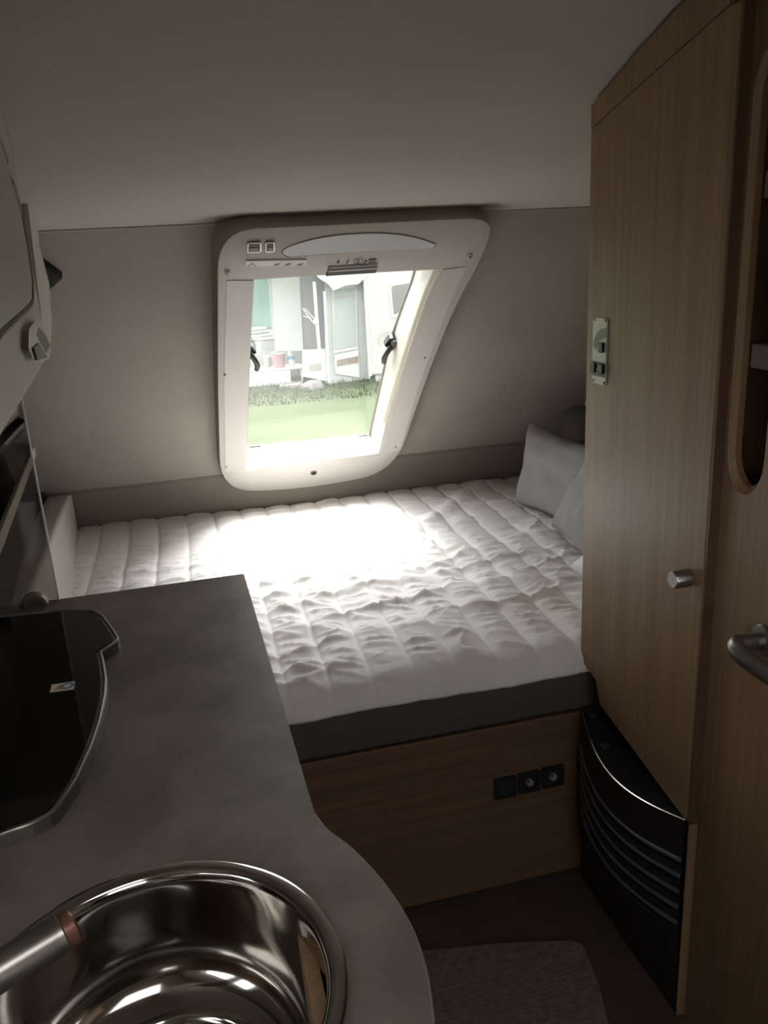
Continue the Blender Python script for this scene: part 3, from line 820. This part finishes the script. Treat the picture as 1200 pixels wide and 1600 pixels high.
obj('button', prism(round_poly([CP(.6, .36, .003), CP(.88, .36, .003), CP(.88, .51, .003), CP(.6, .51, .003)], .003, 3), (-.006, 0, 0), .001), M['black'], cp)
for u in (.06, .62): obj('button', prism(round_poly([CP(u, .685, .0036), CP(u + .3, .685, .0036), CP(u + .3, .83, .0036), CP(u, .83, .0036)], .003, 3), (-.006, 0, 0), .001), M['black'], cp)
obj('indicator_light', lathe(CP(.48, .77, .0036), (-1, 0, 0), [(.003, 0), (.003, .003)], 10), M['sticker'], cp)
for u, v in ((.1, .035), (.9, .035), (.1, .965), (.9, .965)): obj('screw', lathe(CP(u, v, .003), (-1, 0, 0), [(.0035, 0), (.0035, .0016), (.002, .0024)], 12), M['brass'], cp)

# washroom front with slot and door lever
wash = thing('tall_cupboard', 'tall wood cupboard front with a long rounded slot and door lever at the right edge', 'cupboard', (1.15, .5, 0))
SX = .855
sy0, sy1, sz0, sz1 = 1.062, 1.137, 1.165, 1.80
def slot(y0, y1, z0, z1, x, n=10):
    r = (y1 - y0) / 2; c = (y0 + y1) / 2; P = []
    for k in range(n + 1): a = math.pi * k / n; P.append(Vector((x, c + r * math.cos(a), z1 - r * 1.5 + r * 1.5 * math.sin(a))))
    for k in range(n + 1): a = math.pi + math.pi * k / n; P.append(Vector((x, c + r * math.cos(a), z0 + r * 1.5 + r * 1.5 * math.sin(a))))
    return P
outer = [(SX, 1.151, .002), (SX, 1.151, 1.955), (SX, -.3, 1.955), (SX, -.3, .002)]
s_out = slot(sy0 - .008, sy1 + .007, sz0 - .012, sz1 + .012, SX); s_in = slot(sy0, sy1, sz0, sz1, SX + .010)
bm, loops = holed(outer, [s_out])
lb = [bm.verts.new(p) for p in s_in]; n = len(lb); la = loops[1]
for i in range(n): bm.faces.new((la[i], la[(i + 1) % n], lb[(i + 1) % n], lb[i]))
lc = [bm.verts.new(p + Vector((.012, 0, 0))) for p in s_in]
for i in range(n): bm.faces.new((lb[i], lb[(i + 1) % n], lc[(i + 1) % n], lc[i]))
obj('front_panel', bm, M['wood'], wash)
obj('side_panel', bx(SX + .024, XR - .01, 1.139, 1.1505, .002, 1.95), M['wood_edge'], wash)
obj('side_panel', bx(SX + .001, XR - .01, -.3, -.28, .002, 1.95), M['wood'], wash)
obj('back_panel', bx(SX + .12, SX + .13, -.28, 1.138, .01, 1.95), M['dark_inside'], wash)
for k_, (a, b) in enumerate(((270, 312), (534, 571))):
    za = hx(1180 if k_ == 0 else 1158, a, SX + .03).z; zb = hx(1180 if k_ == 0 else 1158, b, SX + .03).z
    obj('inner_shelf', bx(SX + .024, SX + .115, .4, 1.136, zb, za, .002), M['mid_grey'], wash)
# lever handle
hc = hx(1195, 1000, SX)
rose = obj('door_lever', lathe((SX, hc.y, hc.z), (-1, 0, 0), [(.0265, 0), (.0265, .005), (.024, .008), (.014, .0085), (.0125, .02)], 32), M['dark_metal'], wash, True)
rose['label'] = 'satin metal door lever'
Lx = hx(1140, 985, SX - .055)
pth = smooth_line([Vector((SX - .012, hc.y, hc.z)), Vector((SX - .036, hc.y + .002, hc.z)), Vector((SX - .05, hc.y + .002, hc.z - .001)), Vector((SX - .058, hc.y - .016, hc.z - .004)), Vector((SX - .056, hc.y - .055, hc.z - .010)), Vector((SX - .052, hc.y - .10, hc.z - .014)), Vector((SX - .050, hc.y - .13, hc.z - .014))], 5)
nn = len(pth)
obj('lever_arm', tube(pth, [.0115 + .003 * math.sin(math.pi * k / nn) for k in range(nn)], 16, flat=1.15), M['dark_metal'], rose, True)

# black bowed heater below the wardrobe
heat = thing('gas_heater', 'black bowed heater with curved louvres and a chrome edge under the wardrobe', 'heater', (.86, 1.37, 0))
def bow(t, h=1.0):     # t 0 far .. 1 near ; returns (x, y)
    y = 1.586 - t * (1.586 - 1.154); q = min(1, max(0, h / .24)); q = q * q * (3 - 2 * q); return (.840 - (.004 + .046 * q) * math.sin(math.pi * (t * .90 + .04)), y)
NT = 28
def htop(t): return .493 - .030 * math.sin(math.pi * t) - .018 * t + .012 * t * t
bm = bmesh.new(); rows = []
zlev = [0.004, .04, .10, .16, .20]
sl = [.225, .262, .299, .336, .373]
prof_h = [(.004, .0), (.06, .004), (.20, .006)]
for zc in sl:
    prof_h += [(zc - .010, .006), (zc - .004, -.010), (zc + .010, -.012), (zc + .014, .007)]
prof_h += [(.42, .004), (.455, .0), (1.0, 0)]
for h, e in prof_h:
    row = []
    for k in range(NT + 1):
        t = k / NT; x, y = bow(t, h)
        wgt = min(1, 6 * t, 6 * (1 - t)) ** .5
        z = htop(t) if h == 1.0 else h + (htop(t) - .475) * (h / .475)
        row.append(bm.verts.new((x - e * wgt, y, z)))
    rows.append(row)
for a, b in zip(rows, rows[1:]):
    for k in range(NT): bm.faces.new((a[k], a[k + 1], b[k + 1], b[k]))
obj('front_shell', bm, M['black_matt'], heat, True)
# louvre lips
for i, zc in enumerate(sl):
    P = []
    for k in range(NT + 1):
        t = .03 + .965 * k / NT; x, y = bow(t); zz = zc + .014
        P.append((x - .0055, y, zz + (htop(t) - .475) * (zz / .475)))
    obj('louvre', tube(P, .0048, 8), M['louvre'], heat, True)
# top deck
bm = bmesh.new(); fr_ = []; bk = []
for k in range(NT + 1):
    t = k / NT; x, y = bow(t); fr_.append(bm.verts.new((x + .002, y, htop(t) - .002))); bk.append(bm.verts.new((1.1, y, htop(t) - .002 + .0)))
for k in range(NT): bm.faces.new((fr_[k], fr_[k + 1], bk[k + 1], bk[k]))
obj('top_deck', bm, M['black'], heat, True)
obj('chrome_trim', tube([(bow(k / NT)[0] - .001, bow(k / NT)[1], htop(k / NT) + .001) for k in range(NT + 1)], .0028, 8), M['chrome'], heat, True)
obj('control_dial', lathe((.845, 1.555, htop(.07)), (0, 0, 1), [(.018, 0), (.018, .010), (.014, .013)], 24), M['black'], heat, True)
for k in range(3):
    obj('printed_mark', bx(.822 + .006 * k, .8225 + .006 * k, 1.45, 1.475, htop(.3) - .001, htop(.3) + .0005), M['mid_grey'], heat)

# ================================================================== FLOOR MAT, CEILING LAMP
mp = [Vector((.05, 1.505, .001)), Vector((.30, 1.475, .001)), Vector((.56, 1.43, .001)), Vector((.715, 1.39, .001)), Vector((.735, 1.37, .001)), Vector((.715, 1.25, .001)), Vector((.69, 1.17, .001)), Vector((.68, .7, .001)), Vector((.68, -.6, .001)), Vector((.09, -.6, .001)), Vector((.05, .6, .001))]
fm = thing('floor_mat', 'brown ribbed mat on the dark floor between the kitchen and heater', 'mat', (.4, .5, 0))
obj('mat_body', prism(mp, (0, 0, .007), .002), M['mat'], fm)
bm = bmesh.new()
for k in range(170):
    y = 1.36 - k * .0115
    xr = .70 if y > 1.2 else .675
    box(bm, .10, xr, y, y + .006, .0079, .0100)
o = obj('ribs', bm, M['mat'], fm); o['kind'] = 'stuff'

lamp = thing('ceiling_lamp', 'round white ceiling lamp, only its edge showing at the top of the picture', 'lamp', (.31, 1.02, 1.96))
obj('lamp_base', lathe((.30, 1.0, 1.957), (0, 0, -1), [(.19, -.002), (.19, .012), (.182, .016)], 48), M['white'], lamp, True)
obj('lamp_shade', lathe((.30, 1.0, 1.957), (0, 0, -1), [(.176, .015), (.172, .032), (.15, .05), (.1, .062), (.02, .067)], 48), M['sticker'], lamp, True)

# ================================================================== OUTSIDE
GZ = -.40
M['lawn'] = mat('lawn grass', (.029, .046, .016), .95, noise_=((.044, .063, .026), (.6, 1.6, 1), .7, .3, .7), grain=((.80, .84, .76), (1, 1, 1), 4.5, .5))
M['blade'] = mat('grass blades', (.050, .074, .030), .9)
M['van_white'] = mat('white van skin', (.40, .40, .38), .4)
M['van_glass'] = mat('grey van window', (.13, .132, .13), .15)
M['awning'] = mat('pale awning fabric', (.36, .385, .375), .8, noise_=((.32, .35, .34), (1, 1, 1), 3, .3, .7))
M['awning_grey'] = mat('grey green awning window', (.25, .285, .275), .6)
M['door_dark'] = mat('grey mesh doorway', (.18, .185, .20), .7)
M['tent_green'] = mat('sea green tent fabric', (.19, .33, .28), .8, noise_=((.24, .38, .335), (1, 1, 1), 2, .3, .7))
M['out_white'] = mat('white painted metal', (.44, .455, .445), .5)
M['rope'] = mat('white rope', (.55, .56, .55), .8)
M['stone'] = mat('grey stone', (.15, .145, .14), .9, noise_=((.11, .105, .10), (1, 1, 1), 9, .35, .65), bump=((1, 1, 1), 12, .6, .03))
M['red'] = mat('dull red plastic', (.27, .15, .16), .5)
M['blue'] = mat('bright blue label', (.06, .26, .42), .5)
M['brown_stripe'] = mat('brown slats', (.19, .15, .115), .7)
M['deck'] = mat('weathered boards', (.19, .18, .165), .8)

struct('lawn', bx(-40, 45, 3.4, 60, GZ - .2, GZ), M['lawn'])
M['bounce_gravel'] = mat('pale gravel', (.30, .27, .235), .95, noise_=((.24, .215, .19), (1, 1, 1), 3, .3, .7))
struct('ground_behind', bx(-40, 45, -40, 3.4, GZ - .2, GZ - .0), M['bounce_gravel'])  # unseen ground, made pale gravel to keep green bounce out of the van
bm = bmesh.new(); rr = random.Random(3)
for _ in range(5200):
    y = 14.4 - 2.6 * rr.random() ** 1.6; x = rr.uniform(.6, 4.2)
    h = rr.uniform(.025, .06) * (1.7 if y > 12.9 else 1); a = rr.uniform(0, math.pi); w_ = .012
    dx, dy = math.cos(a) * w_, math.sin(a) * w_; lx, ly = rr.uniform(-.02, .02), rr.uniform(-.02, .02)
    bm.faces.new([bm.verts.new((x - dx, y - dy, GZ - .002)), bm.verts.new((x + dx, y + dy, GZ - .002)), bm.verts.new((x + lx, y + ly, GZ + h))])
o = obj('grass_tufts', bm, M['blade']); tag(o, 'tufts of green grass on the lawn beyond the window', 'grass', kind='stuff')

def oy(px, py, y): return hy(px, py, y)
# neighbouring caravan
VY = 13.2
van = thing('caravan', 'white caravan parked across the lawn, seen at the right of the window', 'caravan', (5.2, VY + 1, GZ))
xl = oy(572, 480, VY).x; zb = oy(575, 588, VY).z
vb = [Vector((xl, VY, zb)), Vector((xl, VY, 2.35)), Vector((xl + .3, VY, 2.5)), Vector((xl + 4.2, VY, 2.5)), Vector((xl + 4.7, VY, 1.6)), Vector((xl + 4.6, VY, zb + .25)), Vector((xl + 4.2, VY, zb)), ]
obj('body', prism(vb, (0, 2.1, 0), .04, 3), M['van_white'], van)
wv = [oy(*p, VY) for p in ((612, 447), (636, 441), (640, 470), (629, 483), (615, 492))]
wv = [oy(611, 447, VY), oy(646, 441, VY), oy(640, 478, VY), oy(615, 492, VY)]
fr2 = obj('window_frame', prism(round_poly(grow2(wv, .07), .05, 3), (0, -.02, 0)), M['out_white'], van)
obj('window_pane', prism(round_poly(wv, .03, 3), (0, -.03, 0)), M['van_glass'], fr2)
for xw in (xl + 2.0, xl + 2.75): obj('wheel', lathe((xw, VY + .02, GZ + .3), (0, 1, 0), [(.1, .0), (.3, .0), (.3, .2)], 20), M['black'], van, True)
obj('corner_strip', bx(xl - .02, xl + .03, VY - .012, VY + .02, zb, 2.35), M['out_white'], van)
obj('skirt', bx(xl + .1, xl + 4.0, VY + .05, VY + .08, zb - .12, zb + .02), M['out_white'], van)
obj('support_leg', tube([(xl + .25, VY + .1, zb), (xl + .15, VY + .1, GZ)], .03, 8), M['mid_grey'], van)

# awning with window, post and doorway
AY_ = 13.4
aw = thing('awning', 'pale awning with a grey green window and dark doorway against the caravan', 'awning', (2.3, AY_, GZ))
def opoly(px, y): return [oy(*p, y) for p in px]
def slab(name, px, y, th, m, parent, r=0): return obj(name, prism(opoly(px, y), (0, th, 0), r), m, parent)
slab('window_wall', [(508, 410), (572, 405), (576, 592), (509, 602)], AY_, .05, M['awning'], aw)
wf = slab('window_surround', [(519, 447), (557, 444), (559, 545), (521, 552)], AY_ - .03, .03, M['out_white'], aw)
slab('window_film', [(522, 453), (555, 449), (557, 540), (523, 547)], AY_ - .045, .012, M['awning_grey'], wf)
slab('film_bar', [(524, 464), (555, 461), (555, 463), (524, 466)], AY_ - .055, .01, M['mid_grey'], wf)
slab('lower_panel', [(522, 556), (560, 546), (562, 590), (524, 584)], AY_ - .03, .03, M['out_white'], aw)
for k in range(6):
    x0 = 527 + k * 5.6; yv = 562.5 - k * 1.05
    slab('slat', [(x0, yv), (x0 + 4.4, yv - .8), (x0 + 4.4, yv + 9), (x0, yv + 10)], AY_ - .045, .012, M['brown_stripe'], aw)
slab('doorway', [(466, 415), (508, 412), (508, 549), (470, 549)], AY_ + .35, .03, M['door_dark'], aw)
slab('door_flap', [(424, 418), (467, 415), (474, 548), (430, 548)], AY_ + .30, .03, M['awning'], aw)
slab('lower_door', [(473, 547), (508, 545), (511, 596), (473, 588)], AY_ - .02, .05, M['out_white'], aw)
slab('door_vent', [(484, 570), (502, 568), (502, 577), (484, 579)], AY_ - .045, .03, M['mid_grey'], aw)
bm = tube([oy(491, 440, AY_ - .1), oy(495, 500, AY_ - .1), oy(499, 548, AY_ - .1)], .028, 8); obj('tent_pole', bm, M['out_white'], aw, True)
bm = tube([oy(507, 455, AY_ - .1), oy(510, 520, AY_ - .1), oy(514, 598, AY_ - .1)], .024, 8); obj('tent_pole', bm, M['out_white'], aw, True)
bm = tube([oy(571, 430, AY_ - .1), oy(577, 592, AY_ - .1)], .02, 8); obj('tent_pole', bm, M['out_white'], aw, True)
vp = opoly([(484, 420), (575, 410), (573, 432), (560, 444), (540, 446), (521, 454), (513, 444), (500, 436)], AY_ - .25)
obj('roof_valance', prism(vp, (0, .04, 0)), M['out_white'], aw)
rp = [oy(420, 420, AY_ - .25), oy(575, 410, AY_ - .25)]
obj('awning_roof', prism([Vector((1.0, AY_ - .3, 1.62)), Vector((xl, AY_ - .3, 1.62)), Vector((xl, AY_ + 1.8, 2.2)), Vector((1.0, AY_ + 1.8, 2.2))], (0, 0, .03)), M['awning'], aw)
for a, b in (((473, 482), (488, 503)), ((476, 482), (494, 501)), ((474, 494), (486, 497))):
    obj('guy_rope', tube([oy(*a, AY_ - .12), oy(*b, AY_ - .12)], .007, 6), M['rope'], aw)
obj('rope_knot', lathe(oy(493, 503, AY_ - .14), (0, -1, 0), [(.02, -.03), (.045, 0), (.03, .03)], 10), M['rope'], aw, True)

# green tent on the far left
tg = thing('green_tent', 'sea green tent behind the awning, seen at the left of the window', 'tent', (.6, 16, GZ))
obj('tent_wall', prism(opoly([(300, 380), (418, 400), (426, 515), (300, 515)], 15.2), (0, 2.4, 0), .05, 2), M['tent_green'], tg)
obj('seam_strip', prism(opoly([(420, 425), (424, 425), (430, 515), (426, 515)], 15.15), (0, .03, 0)), M['out_white'], tg)
# pale folding table with things, left
TY = 14.0
tz = oy(430, 556, TY).z
tab = thing('camping_table', 'pale low camping table with a red bucket and bottle outside the window', 'table', (1.4, TY, GZ))
ta, tb_ = oy(384, 540, TY).x, oy(470, 540, TY).x
obj('tabletop', bx(ta - .3, tb_, TY - .25, TY + .3, oy(430, 574, TY).z - .03, oy(430, 574, TY).z, .008), M['out_white'], tab)
tz = oy(430, 574, TY).z
for xx in (ta - .25, tb_ - .05):
    for yy in (TY - .2, TY + .25): obj('leg', tube([(xx, yy, tz - .03), (xx, yy, GZ)], .02, 8), M['out_white'], tab)
for xx in (0,):
    obj('front_board', bx(ta - .28, tb_ - .25, TY - .24, TY - .22, GZ + .02, tz - .035), M['out_white'], tab)
bk_ = thing('bucket', 'dull red bucket on the pale camping table outside', 'bucket', (oy(435, 560, TY).x, TY - .05, tz))
cxb = oy(435, 560, TY).x
rb = (oy(446, 560, TY).x - oy(424, 560, TY).x) / 2; hb = oy(435, 552, TY).z - tz
obj('bucket_body', lathe((cxb, TY - .05, tz), (0, 0, 1), [(rb * .8, .001), (rb, hb)], 20), M['red'], bk_, True)
obj('bucket_handle', tube([(cxb + rb * math.cos(a), TY - .05 - .04 * math.sin(a), tz + hb + .05 * math.sin(a)) for a in [math.pi * k / 10 for k in range(11)]], .006, 6), M['out_white'], bk_, True)
cxo = oy(454.5, 560, TY).x
bt = thing('bottle', 'white bottle with a blue label beside the red bucket outside', 'bottle', (cxo, TY - .05, tz))
ro = .055; ho = oy(450, 540, TY).z - tz
obj('bottle_body', lathe((cxo, TY - .05, tz), (0, 0, 1), [(ro, .001), (ro, ho * .65), (ro * .4, ho * .8), (ro * .4, ho * .92)], 16), M['out_white'], bt, True)
obj('bottle_label', lathe((cxo, TY - .05, tz), (0, 0, 1), [(ro * 1.08, ho * .34), (ro * 1.08, ho * .52)], 16), M['blue'], bt, True)
obj('cap', lathe((cxo, TY - .05, tz), (0, 0, 1), [(ro * .5, ho * .92), (ro * .5, ho)], 12), M['mid_grey'], bt, True)
cxp = oy(425, 550, TY).x
pt_ = thing('jar', 'small grey lidded jar left of the red bucket outside', 'jar', (cxp - .08, TY + .12, tz))
obj('jar_body', lathe((cxp - .08, TY + .12, tz), (0, 0, 1), [(.06, .001), (.07, .12), (.06, .16)], 16), M['mid_grey'], pt_, True)
obj('jar_lid', lathe((cxp - .08, TY + .12, tz), (0, 0, 1), [(.064, .161), (.064, .19)], 16), M['out_white'], pt_, True)
# pale coils behind the table, and the box under them
bxp = thing('storage_box', 'pale storage box behind the camping table outside', 'box', (1.2, 14.8, GZ))
q0, q1 = oy(380, 530, 14.8).x, oy(472, 530, 14.8).x
obj('box_body', bx(q0 - .5, q1, 14.6, 15.05, GZ, oy(400, 531, 14.8).z, .02), M['awning'], bxp)
obj('box_lid', bx(q0 - .52, q1 + .02, 14.58, 15.07, oy(400, 531, 14.8).z + .001, oy(400, 527, 14.8).z, .01), M['out_white'], bxp)
zc0 = oy(400, 527, 14.8).z
hs = thing('pale_coils', 'pale coils lying on the storage box outside', 'hose', (q0 + .15, 14.8, zc0))
for k, (r_, z_) in enumerate(((.30, .03), (.25, .085), (.19, .14))):
    obj('pale_coil', tube([(q0 + .22 + r_ * math.cos(a), 14.82 + r_ * .6 * math.sin(a), zc0 + z_) for a in [2 * math.pi * i / 28 for i in range(28)]], .028, 8, closed=True), M['awning'] if k % 2 else M['out_white'], hs, True)
# low boards in the grass
db = thing('boards', 'weathered low boards lying at the edge of the lawn outside', 'boards', (1.75, 13.5, GZ))
for k in range(2):
    y = 13.3 + k * .2; a, b = oy(436, 582, y).x, oy(472, 582, y).x
    obj('board', bx(a, b, y, y + .17, GZ + .001, GZ + .06, .008), M['deck'], db)
# stone
bm = bmesh.new(); bmesh.ops.create_icosphere(bm, subdivisions=3, radius=1)
sc_ = hz(489, 609, GZ)
for v in bm.verts:
    f = 1 + .22 * noise.noise(v.co * 1.7) + .07 * noise.noise(v.co * 5)
    v.co = Vector((v.co.x * .20 * f, v.co.y * .14 * f, max(v.co.z * .13 * f, -.03))) + Vector((sc_.x, sc_.y, GZ + .028))
o = obj('boulder', bm, M['stone'], None, True); tag(o, 'grey round stone in the grass before the awning', 'stone')
# hedge far behind closes the view
M['hedge'] = mat('far hedge', (.10, .17, .08), .95, noise_=((.16, .25, .12), (1, 1, 1), 1.5, .3, .7))
bm = bmesh.new()
bmesh.ops.create_grid(bm, x_segments=80, y_segments=10, size=1)
for v in bm.verts:
    x = v.co.x * 30 + 5; z = (v.co.y + 1) * 2.2 + GZ
    v.co = Vector((x, 30 + .9 * noise.noise(Vector((x * .5, z * .8, 0))) + .3 * noise.noise(Vector((x * 1.7, z * 2, 4))), z + (.5 * noise.noise(Vector((x * .4, 9, 1))) if v.co.y > .9 else 0)))
o = obj('hedge', bm, M['hedge'], None, True); tag(o, 'green hedge closing the campsite behind the caravan and tents', 'hedge')
s_ = o.modifiers.new('depth', 'SOLIDIFY'); s_.thickness = 1.2
